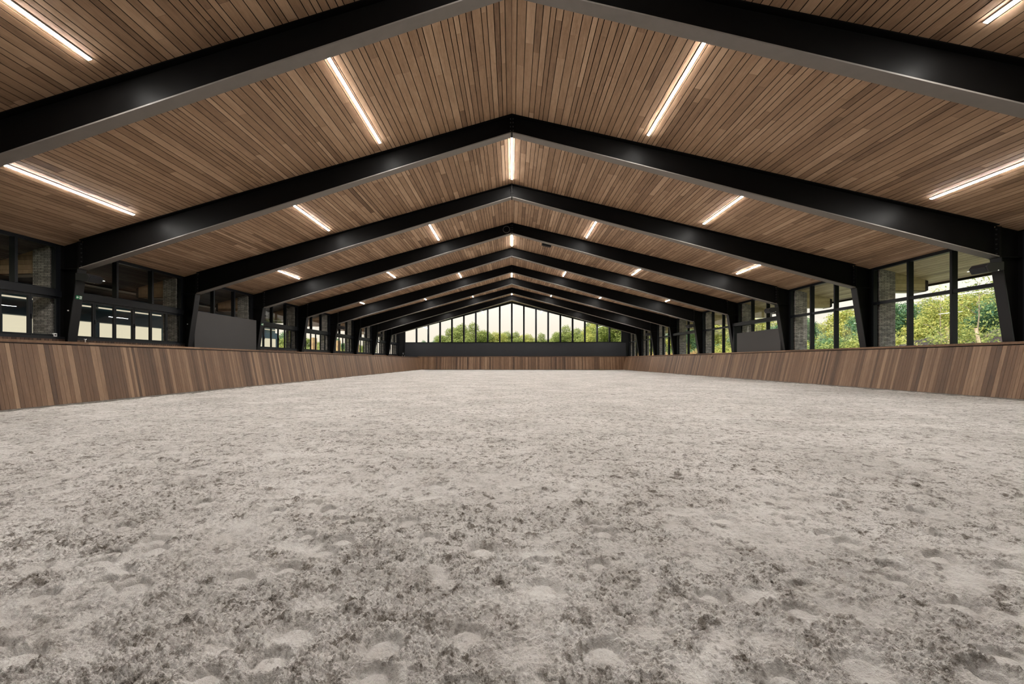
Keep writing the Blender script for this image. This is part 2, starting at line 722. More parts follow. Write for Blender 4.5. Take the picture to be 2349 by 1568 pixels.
# ------------------------------------------------------------------ side walls and their glazing
GLZ = WALL + 0.03     # glazing plane
GT = ZR(GLZ) - 0.05   # glazing top


def bayname(n):
    if n == 9:
        return 'between the farthest frame and the gable wall'
    return 'between the %s and %s frames' % (ORD[n], ORD[n + 1]) if n > 0 else 'before the first frame'


def side_window(num, s, n, z0, cuts, transom, label, bottom=True):
    """cuts: y offsets of jambs and mullions; transom: (z0, z1) or None."""
    y = FY(n)
    root = thing('window_%d' % num, label, 'window', kind='structure')
    xi, xo = s * (GLZ - .06), s * (GLZ + .08)
    ya, yb = y + cuts[0], y + cuts[-1]
    m = MB()
    m.box(xi, xo, y + .151, ya, z0, GT + .02)
    m.box(xi, xo, yb, y + BAY - .151, z0, GT + .02)
    m.box(xi, xo, ya, yb, GT - .05, GT + .05)
    m.box(xi, xo, ya, yb, z0, z0 + .06)
    m.build('frame', 'frame', root)
    for c in cuts[1:-1]:
        MB().box(s * (GLZ - .09), xo, y + c - .042, y + c + .042, z0 + .06, GT - .05).build('mullion', 'frame', root)
    if transom:
        MB().box(s * (GLZ - .075), s * (GLZ + .075), ya, yb, transom[0], transom[1]).build('transom', 'frame', root)
    for a, b in zip(cuts[:-1], cuts[1:]):
        spans = [(z0 + .06, transom[0]), (transom[1], GT - .05)] if transom else [(z0 + .06, GT - .05)]
        for za, zb in spans:
            MB().box(s * GLZ, s * (GLZ + .006), y + a + (.04 if a != cuts[0] else 0), y + b - (.04 if b != cuts[-1] else 0), za, zb).build('pane', 'glass', root)
    return root


CUTS = (0.24, 1.89, 3.50, 5.08)
num = 0
for n in range(0, 10):
    num += 1
    if n in (4, 6):
        cuts = CUTS if n == 4 else (0.24, 2.66, 5.08)
        side_window(num, 1, n, 1.50, cuts, (3.20, 3.31),
                    'black-framed window with a deep boxed transom on the right wall %s' % bayname(n))
    else:
        side_window(num, 1, n, 1.50, CUTS, (3.20, 3.31), 'black six-pane window on the right wall %s' % bayname(n))

# left: upper lights + folding glazed doors below
for n in range(1, 10):
    num += 1
    y = FY(n)
    root = side_window(num, -1, n, 3.20, (0.24, 2.2, 3.86, 5.02) if n == 1 else CUTS, None,
                       'row of upper window panes on the left wall %s' % bayname(n))
    if n == 3:
        continue
    dr = thing('door_%d' % n, 'glazed folding doors under the upper panes on the left wall %s' % bayname(n), 'door', kind='structure')
    m = MB()
    m.box(-(GLZ - .10), -(GLZ + .10), y + .152, y + BAY - .152, 3.02, 3.195)
    m.box(-(GLZ - .05), -(GLZ + .05), y + .152, y + .22, 1.80, 3.02)
    m.box(-(GLZ - .05), -(GLZ + .05), y + BAY - .22, y + BAY - .152, 1.80, 3.02)
    m.build('door_frame', 'frame', dr)
    w = (BAY - .44) / 6
    for k in range(6):
        a = y + .22 + k * w
        lf = MB()
        for (p, q, za, zb) in ((a + .003, a + .055, 1.80, 3.015), (a + w - .055, a + w - .003, 1.80, 3.015),
                               (a + .055, a + w - .055, 1.80, 1.86), (a + .055, a + w - .055, 2.95, 3.015)):
            lf.box(-(GLZ - .03), -(GLZ + .03), p, q, za, zb)
        lo = lf.build('door_leaf', 'frame', dr)
        MB().box(-(GLZ - .004), -(GLZ + .004), a + .055, a + w - .055, 1.86, 2.95).build('pane', 'glass', lo)
        if k % 2:
            MB().box(-(GLZ - .06), -(GLZ - .031), a + .015, a + .04, 2.28, 2.42).build('handle', 'bolt', lo)

# walls below / beside glazing
m = MB()
m.box(-13.93, -14.05, Y_BACK, Y_END, 1.72, 1.798)
for n in (3,):
    m.box(-(GLZ), -(GLZ + .1), FY(n) + .152, FY(n) + BAY - .152, 1.80, 3.19)
m.box(-14.0, -14.1, Y_BACK, FY(1) - .151, 1.80, ZR(14) - .02)
m.box(-14.0, -14.1, FY(1) + BAY - .152, FY(1) + BAY - .152 + .001, 1.80, 1.801)
tag(m.build('wall_left', 'black_wall'), 'black wall and sill along the left side under the glazed doors', 'wall', kind='structure')
bd = Boards()
y = Y_BACK
while y < Y_END - .1:
    bd.add(Vector((-13.93, 0, 0)), Vector((0, 1, 0)), Vector((0, 0, 1)), Vector((1, 0, 0)), y, y + .105, 0.0, 1.72, .03, tone(.2))
    y += .115
tag(bd.build('trim_1', 'dark_wood'), 'dark slatted boarding behind the left kick wall', 'boarding', kind='structure')
m = MB()
m.box(13.93, 14.1, Y_BACK, Y_END, 0, 1.495)
m.box(14.0, 14.1, Y_BACK, FY(0) + .15, 1.50, ZR(14.1) - .02)
tag(m.build('wall_right', 'black_wall'), 'black wall along the right side under the windows', 'wall', kind='structure')
m = MB()
m.prism_y([(-14.1, 0), (14.1, 0), (14.1, ZR(14.1)), (0, RIDGE), (-14.1, ZR(14.1))], Y_BACK - .3, Y_BACK)
tag(m.build('wall_back', 'black_wall'), 'wall closing the hall behind the camera', 'wall', kind='structure')

# ------------------------------------------------------------------ gable wall and window
PW = 1.458
SILL = 3.27
m = MB()
m.box(-14.1, 14.1, Y_END, Y_END + .3, 0, SILL)
for s in (-1, 1):
    m.prism_y([(s * x, z) for x, z in ((9 * PW, SILL), (14.1, SILL), (14.1, ZR(14.1)), (9 * PW, ZR(9 * PW)))], Y_END, Y_END + .3)
tag(m.build('wall_far', 'black_wall'), 'black gable wall at the far end below the big window', 'wall', kind='structure')
gw = thing('window_30', 'wide gable window of eighteen tall panes in the far wall', 'window', kind='structure')
m = MB()
m.box(-9 * PW, 9 * PW, Y_END - .04, Y_END + .14, SILL, SILL + .07)
for s in (-1, 1):
    m.prism_y([(s * x, z) for x, z in ((0, ZR(0) - .02), (9 * PW, ZR(9 * PW) - .02), (9 * PW, ZR(9 * PW) - .22), (0, ZR(0) - .22))], Y_END, Y_END + .14)
    m.box(s * (9 * PW - .07), s * 9 * PW, Y_END, Y_END + .14, SILL + .07, ZR(9 * PW) - .2)
m.build('frame', 'frame', gw)
for k in range(-8, 9):
    x = k * PW
    MB().box(x - .10, x + .10, Y_END - .05, Y_END + .16, SILL + .05, ZR(x) - .05).build('mullion', 'frame', gw)
for k in range(-9, 9):
    a, b = k * PW + .07, (k + 1) * PW - .07
    MB().prism_y([(a, SILL + .06), (b, SILL + .06), (b, ZR(b) - .2), (a, ZR(a) - .2)], Y_END + .05, Y_END + .056).build('pane', 'glass', gw)
m = MB().box(-13.0, 13.46, 55.72, 55.80, 1.2, 3.22)
ep = m.build('wall_panel', 'end_panel', bevel=.01)
tag(ep, 'long dark grey panel under the gable window behind the far kick wall', 'panel')
m = MB().box(-13.0, 13.46, 55.70, Y_END, 3.22, 3.25)
m.build('panel_cap', 'frame', ep)

# ------------------------------------------------------------------ kick walls


def kick_side(name, label, s, xb, skew, yref, lean, ztop, cap, y0, y1):
    root = thing(name, label, 'kick wall', 'wooden kick walls round the riding floor', 'thing')
    p0 = Vector((s * xb - s * 0 + 0, yref, 0.06))
    d = Vector((skew, 1, 0)).normalized()
    up = Vector((s * lean, 0, ztop - .06))
    hl = up.length
    up.normalize()
    nrm = d.cross(up)
    if nrm.x * s > 0:
        nrm = -nrm
    bd = Boards()
    a = y0 - yref
    while a < y1 - yref:
        w = random.choice((.085, .09, .11, .12, .145))
        if a < -4:
            w = .15
        t = tone(.19, .5)
        bd.add(p0, d, up, nrm, a, a + w - .0055, 0.0, hl, .022, t)
        a += w
    bd.build('planking', 'kick_wood', root)
    # backing board so no light leaks through the joints
    L = y1 - y0
    o = p0 + d * (y0 - yref)

    def slab(c, u0, u1, n0, n1, mb):
        pts = []
        for b_ in (u0, u1):
            for aa, nn in ((0, n0), (L, n0), (L, n1), (0, n1)):
                pts.append(o + d * aa + up * b_ + nrm * nn)
        mb.hexa(pts)
    m = MB()
    slab(0, 0.0, hl + .02, -.05, -.023, m)
    m.build('backing_board', 'backing', root)
    # cap rail in lengths
    bd = Boards()
    ct = o + up * hl
    a = 0
    z = Vector((0, 0, 1))
    sx = Vector((-s, 0, 0))
    while a < L:
        ln = min(random.uniform(3.5, 5.0), L - a)
        base = Vector((ct.x + s * .0, ct.y, 0))
        bd.add(base, d, z, sx, a, a + ln - .004, cap[0], cap[1], .30, tone(.14, .5))
        a += ln
    bd.build('cap_rail', 'kick_wood', root)
    m = MB()
    pts = []
    for zz in (-.05, .058):
        for aa, xx in ((0, .0), (L, .0), (L, .22), (0, .22)):
            q = o + d * aa + Vector((s * (xx + .012), 0, 0))
            pts.append((q.x, q.y, zz))
    m.hexa(pts)
    m.build('kerb', 'concrete', root)
    return root


kick_side('kick_wall', 'leaning brown plank kick wall along the left side of the sand', -1, 10.26, -.0090, 8.7, .27, 1.425, (1.458, 1.512), -6.0, 54.5)
kick_side('kick_wall', 'leaning brown plank kick wall along the right side of the sand', 1, 13.2, -.0088, 12.8, .33, 1.475, (1.503, 1.573), -6.0, 54.5)
root = thing('kick_wall', 'brown plank kick wall across the far end of the sand', 'kick wall', 'wooden kick walls round the riding floor', 'thing')
bd = Boards()
up = Vector((0, .30, 1.46))
hl = up.length
up.normalize()
a = -11.0
while a < 13.2:
    w = random.choice((.085, .11, .13, .15, .15))
    bd.add(Vector((0, 54.42, .05)), Vector((1, 0, 0)), up, Vector((0, -1, .2)).normalized(), a, a + w - .008, 0, hl, .022, tone(.18, .45))
    a += w
bd.build('planking', 'kick_wood', root)
bd = Boards()
a = -11.2
while a < 13.3:
    bd.add(Vector((0, 54.70, 0)), Vector((1, 0, 0)), Vector((0, 0, 1)), Vector((0, -1, 0)), a, min(a + 4, 13.4) - .004, 1.54, 1.60, .3, tone(.14, .5))
    a += 4
bd.build('cap_rail', 'kick_wood', root)
m = MB()
m.hexa([(-11.1, 54.45, .03), (13.3, 54.45, .03), (13.3, 54.9, .03), (-11.1, 54.9, .03),
        (-11.1, 54.76, 1.53), (13.3, 54.76, 1.53), (13.3, 54.95, 1.53), (-11.1, 54.95, 1.53)])
m.build('backing_board', 'backing', root)

# ------------------------------------------------------------------ sand floor


def _hash(ix, iy, seed):
    h = (ix.astype(np.int64) * 374761393 + iy.astype(np.int64) * 668265263 + seed * 2147483647 // 7) & 0xFFFFFFFF
    h = ((h ^ (h >> 13)) * 1274126177) & 0xFFFFFFFF
    h = h ^ (h >> 16)
    return (h & 0xFFFF).astype(np.float32) / 65535.0


def gnoise(x, y, seed):
    ix, iy = np.floor(x), np.floor(y)
    fx, fy = (x - ix).astype(np.float32), (y - iy).astype(np.float32)
    ux = fx * fx * fx * (fx * (fx * 6 - 15) + 10)
    uy = fy * fy * fy * (fy * (fy * 6 - 15) + 10)
    r = []
    for dx in (0, 1):
        for dy in (0, 1):
            an = _hash(ix + dx, iy + dy, seed) * 6.2831853
            r.append(np.cos(an) * (fx - dx) + np.sin(an) * (fy - dy))
    a = r[0] * (1 - uy) + r[1] * uy
    b = r[2] * (1 - uy) + r[3] * uy
    return (a * (1 - ux) + b * ux) * 1.4


def sstep(a, b, x):
    t = np.clip((x - a) / (b - a), 0, 1)
    return t * t * (3 - 2 * t)


def sand():
    NR, NC = 900, 1500
    # rows: dense where the sand lies near, sparse far away
    p = np.linspace(0, 1, NR)
    inv = 1 / 1.15 + (1 / 54.7 - 1 / 1.15) * p
    rows = 1 / inv
    # limit the largest step
    out = [rows[0]]
    for r in rows[1:]:
        while r - out[-1] > .16:
            out.append(out[-1] + .16)
        if r - out[-1] > .0016:
            out.append(r)
    rows = np.concatenate([np.linspace(-6.3, 1.0, 30), np.array(out), [55.3, 56.2]])
    NRr = len(rows)
    u = np.linspace(0, 1, NC)
    yy = np.maximum(rows, 0.6)
    lo = np.maximum(-(1.22 * yy + .6), -10.35 - .0090 * (rows - 8.7))
    hi = np.minimum(1.25 * yy + .6, 13.35 - .0088 * (rows - 12.8))
    X = lo[:, None] + (hi - lo)[:, None] * u[None, :]
    ex = np.linspace(0, 1, 7)[1:]
    XL = lo[:, None] + (-13.92 - lo)[:, None] * ex[::-1][None, :]
    XR = hi[:, None] + (13.92 - hi)[:, None] * ex[None, :]
    X = np.concatenate([XL, X, XR], axis=1)
    Y = np.repeat(rows[:, None], X.shape[1], axis=1)
    shp = X.shape
    x, y = X.ravel(), Y.ravel()
    cell = np.repeat(np.maximum(np.gradient(rows), (hi - lo) / NC)[:, None], shp[1], axis=1).ravel()

    def fade(lam):
        return np.clip((lam / cell - 2.0) / 2.0, 0, 1).astype(np.float32)
    # patches: churned / raked / pressed smooth
    churn = sstep(-.55, .22, .55 * gnoise(x * .9, y * .9, 1) + .6 * gnoise(x * 2.9, y * 2.9, 2) + .35 * gnoise(x * 6.5, y * 6.5, 6))
    rake = sstep(.0, .4, gnoise(x * .35 + 3, y * .22, 3)) * (1 - .6 * churn)
    wx = x + .05 * gnoise(x * 4, y * 4, 40)
    wy = y + .05 * gnoise(x * 4 + 9, y * 4, 41)
    h = .016 * gnoise(x * .8, y * .8, 4) + .012 * gnoise(x * 2.2, y * 2.2, 5) * fade(.45)
    smooth = np.zeros_like(h)
    # hoof prints and boot prints
    rg = np.random.default_rng(77)
    prints = []
    for i in range(330):
        py = 1.25 * math.exp(rg.random() * math.log(16 / 1.25))
        px = rg.uniform(-1.15, 1.25) * (py + .3)
        if -10 < px < 12.8:
            prints.append((px, py, rg.normal(0, .9), rg.random(), rg.uniform(.75, 1.15)))
    add = np.zeros_like(h)
    rowY = rows
    for px, py, an, kind, sc in prints:
        i0, i1 = np.searchsorted(rowY, [py - .3, py + .3])
        if i1 <= i0:
            continue
        sl = slice(i0 * shp[1], i1 * shp[1])
        dx, dy = x[sl] - px, y[sl] - py
        ca, sa = math.cos(an), math.sin(an)
        a = (ca * dx + sa * dy) / sc
        b = (-sa * dx + ca * dy) / sc
        r = np.sqrt((a * 1.05) ** 2 + b ** 2)
        if kind < .55:       # shoe: deep crescent at the toe
            th = np.arctan2(a, b)
            front = sstep(2.4, 1.5, np.abs(th))
            ring = np.exp(-((r - .062) / .016) ** 2) * front
            rim = np.exp(-((r - .098) / .020) ** 2) * sstep(2.6, .6, np.abs(th))
            flat = np.exp(-(r / .062) ** 4)
            add[sl] += -.022 * ring + .010 * rim - .009 * flat
            smooth[sl] = np.maximum(smooth[sl], np.exp(-(r / .085) ** 4))
        elif kind < .8:      # slid step: one-sided scoop
            q = np.exp(-((a / .07) ** 2 + (b / .10) ** 2))
            add[sl] += -.024 * q * sstep(-.09, .08, b) + .014 * np.exp(-((a / .085) ** 2 + ((b - .13) / .035) ** 2))
            smooth[sl] = np.maximum(smooth[sl], .9 * q)
        else:                # boot or pressed patch
            q = np.exp(-((a / .055) ** 4 + (b / .15) ** 4))
            add[sl] += -.011 * q
            smooth[sl] = np.maximum(smooth[sl], q)
    keep = 1 - .85 * smooth
    clod = np.zeros_like(h)
    for lam, amp, sd in ((.15, .0070, 10), (.075, .0075, 11), (.040, .0085, 12), (.022, .0075, 13), (.0125, .0050, 14)):
        n = gnoise(wx / lam, wy / lam, sd)
        clod += amp * fade(lam) * (np.abs(n) * 1.9 - .5 + .25 * n)
    lump = np.clip(gnoise(wx / .11, wy / .11, 33) - .36, 0, 1) * .07 * fade(.09) * churn
    h = h + add + lump * keep + clod * (.58 + .72 * churn) * keep
    st = gnoise(wx / .045 + .3 * gnoise(x * 1.2, y * 1.2, 20), wy / .55, 21) * fade(.09) * .011 \
        + gnoise(wx / .022, wy / .33, 22) * fade(.05) * .006
    h += st * rake * keep
    # banked up a little along the kerbs
    dl = np.abs(x + 10.26 + .0090 * (y - 8.7))
    dr_ = np.abs(x - 13.2 + .0088 * (y - 12.8))
    h += .028 * np.exp(-(np.minimum(dl, dr_) / .30) ** 2) * (.6 + .8 * gnoise(x * 3, y * 3, 30))
    co = np.stack([x, y, h], axis=1).astype(np.float32)
    nr, nc = shp
    idx = np.arange(nr * nc, dtype=np.int32).reshape(nr, nc)
    q = np.stack([idx[:-1, :-1], idx[:-1, 1:], idx[1:, 1:], idx[1:, :-1]], axis=-1).reshape(-1, 4)
    me = bpy.data.meshes.new('floor')
    me.vertices.add(len(co))
    me.vertices.foreach_set('co', co.ravel())
    me.loops.add(q.size)
    me.loops.foreach_set('vertex_index', q.ravel())
    me.polygons.add(len(q))
    me.polygons.foreach_set('loop_start', np.arange(0, q.size, 4, dtype=np.int32))
    cr = np.clip((.42 + .60 * churn + .25 * np.clip(rake, 0, 1)) * (1 - .9 * smooth), 0, 1)  # amount of specks and painted micro-shade, low where sand is pressed smooth
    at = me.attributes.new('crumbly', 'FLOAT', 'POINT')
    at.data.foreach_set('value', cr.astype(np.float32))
    me.update(calc_edges=True)
    me.shade_smooth()
    me.materials.append(M['sand'])
    o = bpy.data.objects.new('floor', me)
    COL.objects.link(o)
    tag(o, 'pale grey-brown riding sand churned with hoof prints', 'sand floor', kind='structure')


sand()

# ------------------------------------------------------------------ charcoal boards standing between frames
m = MB().box(-13.62, -13.70, FY(3) + .16, FY(4) - .33, 0, 3.215)
tag(m.build('charcoal_board', 'grey_panel', bevel=.008), 'large charcoal board between the third and fourth frames on the left', 'board')
m = MB().box(13.62, 13.70, FY(4) + .10, FY(5) - .66, 1.574, 2.72)
tag(m.build('charcoal_board', 'grey_panel', bevel=.008), 'charcoal board under a window strip between fourth and fifth frames on the right', 'board')
for n in (4, 6):
    rt = thing('boxed_beam', 'black boxed beam across the %s window bay on the right wall' % ('fifth-frame' if n == 4 else 'seventh-frame'), 'beam')
    MB().box(13.58, 13.93, FY(n) + .16, FY(n + 1) - .16, 3.16, 3.36).build('beam_casing', 'frame', rt, bevel=.01)
    if n == 4:
        MB().box(13.60, 13.90, FY(n + 1) - .36, FY(n + 1) - .18, 1.45, 3.155).build('post', 'frame', rt)


# ------------------------------------------------------------------ small fittings
def make_speaker():
    root = thing('wall_speaker', '', 'speaker', 'black loudspeakers on the steel columns')
    m = MB()
    m.prism_y([(0, .09), (-.30, .07), (-.36, .0), (-.30, -.10), (0, -.07)], -.19, .19)
    m.build('cabinet', 'speaker', root, bevel=.012)
    m = MB()
    m.prism_y([(-.305, .062), (-.368, -.001), (-.308, -.094), (-.300, -.092), (-.355, -.001), (-.298, .060)], -.17, .17)
    m.build('grille', 'black_wall', root)
    MB().box(0, .06, -.05, .05, -.05, .06).build('bracket', 'bolt', root)
    MB().disc((-.12, -.185, -.075), (0, -1, 0), .012, .012, 10).build('knob', 'white', root)
    return root


sp0 = make_speaker()
i = 0
for s, n in ((1, 2), (1, 4), (1, 6), (1, 8), (-1, 2), (-1, 6), (-1, 8)):
    o = sp0 if i == 0 else copy_tree(sp0)
    i += 1
    o.location = (s * (col_x(3.62) - .062), FY(n) - .02, 3.62)
    o.rotation_euler = (0, 0, 0 if s > 0 else math.pi)
    o.scale = (1.3, 1.3, 1.45)
    o['label'] = 'black loudspeaker on the %s-hand column of the %s frame' % ('right' if s > 0 else 'left', ORD[n])
for k, n in enumerate((2, 4)):
    z = 3.03
    th = math.atan(.146)
    rt = thing('exit_sign', 'green and white exit sign on the left column of the %s frame' % ORD[n], 'sign',
               loc=(-(col_x(z) - .002), FY(n), z))
    rt.rotation_euler = (0, th, 0)
    MB().box(0, .012, -.10, .10, -.055, .055).build('sign_plate', 'green', rt)
    m = MB()
    # arrow, doorway and running figure
    m.prism_x([(-.09, 0), (-.05, .04), (-.05, .015), (-.015, .015), (-.015, -.015), (-.05, -.015), (-.05, -.04)], .0122, .0135)
    m.build('arrow', 'white', rt)
    m = MB()
    m.box(.0122, .0135, .02, .09, -.045, .045)
    m.build('doorway', 'white', rt)
    m = MB()
    m.disc((.0137, .048, .026), (1, 0, 0), .008, .001, 8)
    m.prism_x([(.04, .016), (.062, .016), (.058, -.006), (.076, -.034), (.066, -.038), (.05, -.014), (.036, -.036), (.028, -.03), (.042, -.004)], .0137, .0146)
    m.build('running_figure', 'green', rt)
# emergency lights on the left glazing at the far end
for n in (8, 9):
    yy = FY(n) + (2.0 if n == 8 else .5)
    rt = thing('emergency_light', 'small white emergency light above the left doors %s' % bayname(n), 'light', loc=(-13.87, yy, 3.12))
    MB().box(-.04, 0, -.12, .12, -.04, .04).build('housing', 'white', rt)
    MB().box(0, .01, -.10, .10, -.03, .03).build('lens', 'small_lamp', rt)
# vent / projector box on the ceiling in the fourth bay
xg, yg = 2.0, FY(4) + 2.4
rt = thing('ceiling_box', 'small dark box on the right slope of the ceiling behind the fourth frame', 'ceiling box', loc=(xg, yg, ZR(xg)))
rt.rotation_euler = (0, math.atan(SLOPE), 0)
MB().box(-.27, .27, -.13, .13, -.12, -.002).build('casing', 'black_wall', rt, bevel=.01)
m = MB()
for k in range(5):
    m.box(-.24, .24, -.105 + k * .048, -.09 + k * .048, -.128, -.1205)
m.build('grille', 'bolt', rt)
# cable coil on the fourth frame's ridge
pts, rad = [], []
for k in range(25):
    t = 2 * math.pi * k / 24
    pts.append((-.28 + .17 * math.cos(t), 0, .17 * math.sin(t)))
    rad.append(.011)
m = MB()
m.tube(pts, rad, 6, False)
o = m.build('cable_coil', simple('grey_cable', (.09, .085, .08), .5), smooth=True)
o.location = (0, FY(4) - .165, ZR(0) - .36)
tag(o, 'coil of grey cable hanging at the ridge of the fourth frame', 'cable')
# sensors, socket and tap on the left, hook on the right kick wall
for n in (2, 3):
    o = MB().disc((0, 0, 0), (1, 0, 0), .022, .02, 10).build('wall_sensor', 'white')
    o.location = (-13.80, FY(n) - .03, 2.62)
    o.rotation_euler = (0, 0, -.9)
    tag(o, 'tiny white round sensor on the left column of the %s frame' % ORD[n], 'sensor')
rt = thing('socket_box', 'small white double socket on the sill beside the second left column', 'socket', loc=(-13.99, FY(2) - .30, 1.798))
MB().box(0, .05, -.05, .05, 0, .10).build('socket_plate', 'white', rt)
MB().box(.05, .053, -.03, .03, .03, .07).build('socket_face', 'bolt', rt)
rt = thing('tap', 'small chrome tap standing on the left kick wall cap by the second column', 'tap', loc=(-10.62, 10.95, 1.512))
m = MB()
m.tube([(0, 0, 0), (0, 0, .06)], [.009, .009], 8)
m.build('stem', 'alu', rt)
m = MB()
m.tube([(0, -.03, .085), (0, 0, .06), (0, .03, .085)], [.009, .011, .009], 8)
m.build('handle', 'alu', rt)
rt = thing('hook', 'small dark hook on the planks of the right kick wall', 'hook', loc=(12.98, 30.9, 1.28))
MB().tube([(.03, 0, .12), (-.02, 0, .0), (-.05, 0, -.02), (-.07, 0, .02)], [.014, .016, .014, .01], 8).build('shank', 'bolt', rt)
MB().disc((-.03, 0, -.03), (-1, 0, 0), .035, .03, 10).build('knob', 'bolt', rt)
# control unit by the far left corner
rt = thing('control_box', 'small grey control box on the far wall panel near the left corner', 'control box', loc=(-13.05, 55.68, 1.75))
MB().box(-.22, .06, -.10, .0, .0, .40).build('casing', 'column_face', rt, bevel=.01)
MB().box(-.15, -.08, -.108, -.1005, .10, .30).build('display', 'alu', rt)
for x in (-.20, .05):
    MB().disc((x, -.08, -.09), (0, -1, 0), .03, .03, 10).build('button', 'white', rt)

# ------------------------------------------------------------------ outside: overhang, pillars, rafter ends
for s, side in ((1, 'right'), (-1, 'left')):
    bd = Boards()
    plank_slope(bd, s, WALL + .12, 16.25, 2.0, Y_END + 1.1, (0.116, 0.148, 0.196), 0.012, (2.0, 4.5), .5, .16)
    tag(bd.build('soffit_' + side, 'soffit_wood' if s > 0 else 'veranda_wood'), 'wooden soffit planks under the %s roof overhang outside the glass' % side, 'soffit', kind='structure')  # left planks: same timber with shade painted in
    m = MB().box(s * 16.25, s * 16.33, Y_BACK, Y_END + 1.2, ZR(16.3) - .06, ZR(16.3) + .3)
    tag(m.build('fascia_' + side, 'frame'), 'black fascia along the %s roof edge' % side, 'fascia', kind='structure')
    for n in range(1, 11):
        x0, x1 = (14.12, 14.68)
        o = MB().prism_y([(s * (x0 - 14.4), 0), (s * (x1 - 14.4), 0), (s * (x1 - 14.4), ZR(x1) - .004), (s * (x0 - 14.4), ZR(x0) - .004)], -.3, .3).build('brick_pillar', 'brick')
        o.location = (s * 14.4, FY(n), 0)
        nm = 'gable end' if n == 10 else '%s frame' % ORD[n]
        tag(o, 'thin-brick pillar outside the %s glass at the %s' % (side, nm), 'pillar', 'brick pillars outside the %s wall' % side)
        rt = thing('rafter_end', 'wood-clad rafter end over the brick pillar outside the %s glass at the %s' % (side, nm), 'rafter', 'wood-clad rafter ends under the %s overhang' % side)
        bd = Boards()
        b0, zb = 14.685, 3.72
        z = zb
        for yy, ny in ((-.26, -1), (.26, 1)):
            z = zb
            while z < ZR(b0) - .02:
                z1 = min(z + .15, ZR(b0) - .01)
                xe = min(15.8, (RIDGE - z) / SLOPE - .02)
                bd.add(Vector((0, FY(n) + yy, 0)), Vector((s, 0, 0)), Vector((0, 0, 1)), Vector((0, ny, 0)), b0, xe, z, z1 - .006, .02, tone(.12))
                z += .15
        bd.add(Vector((0, FY(n), zb)), Vector((s, 0, 0)), Vector((0, 1, 0)), Vector((0, 0, -1)), b0, 15.8, -.26, .26, .02, tone(.12))
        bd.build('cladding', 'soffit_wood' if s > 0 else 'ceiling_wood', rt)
        MB().prism_y([(s * 15.8, zb - .02), (s * 15.9, zb + .03), (s * 15.9, ZR(15.9) - .02), (s * 15.8, ZR(15.8) - .02)], FY(n) - .27, FY(n) + .27).build('end_cap', 'frame', rt)

# ground outside
m = MB()
m.v = [(-300, -60, -.25), (300, -60, -.25), (300, 400, -.25), (-300, 400, -.25)]
m.f = [(0, 1, 2, 3)]
tag(m.build('ground', 'lawn'), 'grass around the hall', 'ground', kind='structure')
m = MB().box(-14.11, -21.5, 31, 60, -.2, 1.62)
m3 = MB().box(-14.11, -21.85, 0, 30.99, -.2, 1.62)  # unseen floor, made dark to cut light bounced onto the left pillars
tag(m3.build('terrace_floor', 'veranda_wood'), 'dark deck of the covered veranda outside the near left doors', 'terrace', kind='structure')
m2 = MB().box(14.1, 20.0, 0, 62, -.24, -.10)  # unseen pale slab, added to bounce light up to the soffit
tag(m2.build('path', 'paving'), 'pale path along the right side of the hall outside', 'path', kind='structure')
m2 = MB().box(-16.35, -22.0, 4.0, 31.0, 4.62, 4.78)  # slab added to block the sky and darken the left soffit
tag(m2.build('canopy_roof', 'dark_wood'), 'dark canopy between the hall and the pavilion on the left', 'roof', kind='structure')
tag(m.build('terrace', 'paving'), 'raised pale terrace outside the left doors', 'terrace', kind='structure')

# pavilion on the left: lit blinds between blue posts
rt = thing('pavilion', 'low building with lit cream blinds and blue posts beyond the left doors', 'building')
xp = -22.0
MB().box(xp - .12, xp - 4.5, 9.0, 42.2, 1.4, 4.6).build('wall', 'teal_paint', rt)
MB().box(xp + 1.5, xp - 5, 8.6, 42.6, 4.6, 4.9).build('roof', 'roof_tile', rt)
MB().box(xp + .12, xp - .10, 9.0, 42.2, 3.10, 3.62).build('fascia_band', 'teal_paint', rt)
ys = [9.2 + k * 2.36 for k in range(14)]
for k, yy in enumerate(ys):
    w = MB().box(xp - .02, xp - .06, yy + .1, yy + 2.20, 1.66, 3.08)
    w.build('blind', 'blind', rt)
    MB().box(xp + .06, xp - .10, yy + 2.22, yy + 2.45, 1.62, 3.09).build('post', 'teal_paint', rt)
    MB().box(xp - .02, xp - .06, yy + .15, yy + 2.2, 3.86, 3.93).build('clerestory', 'ceiling_glow', rt)  # thin emissive cream strip above the band

# ------------------------------------------------------------------ plants


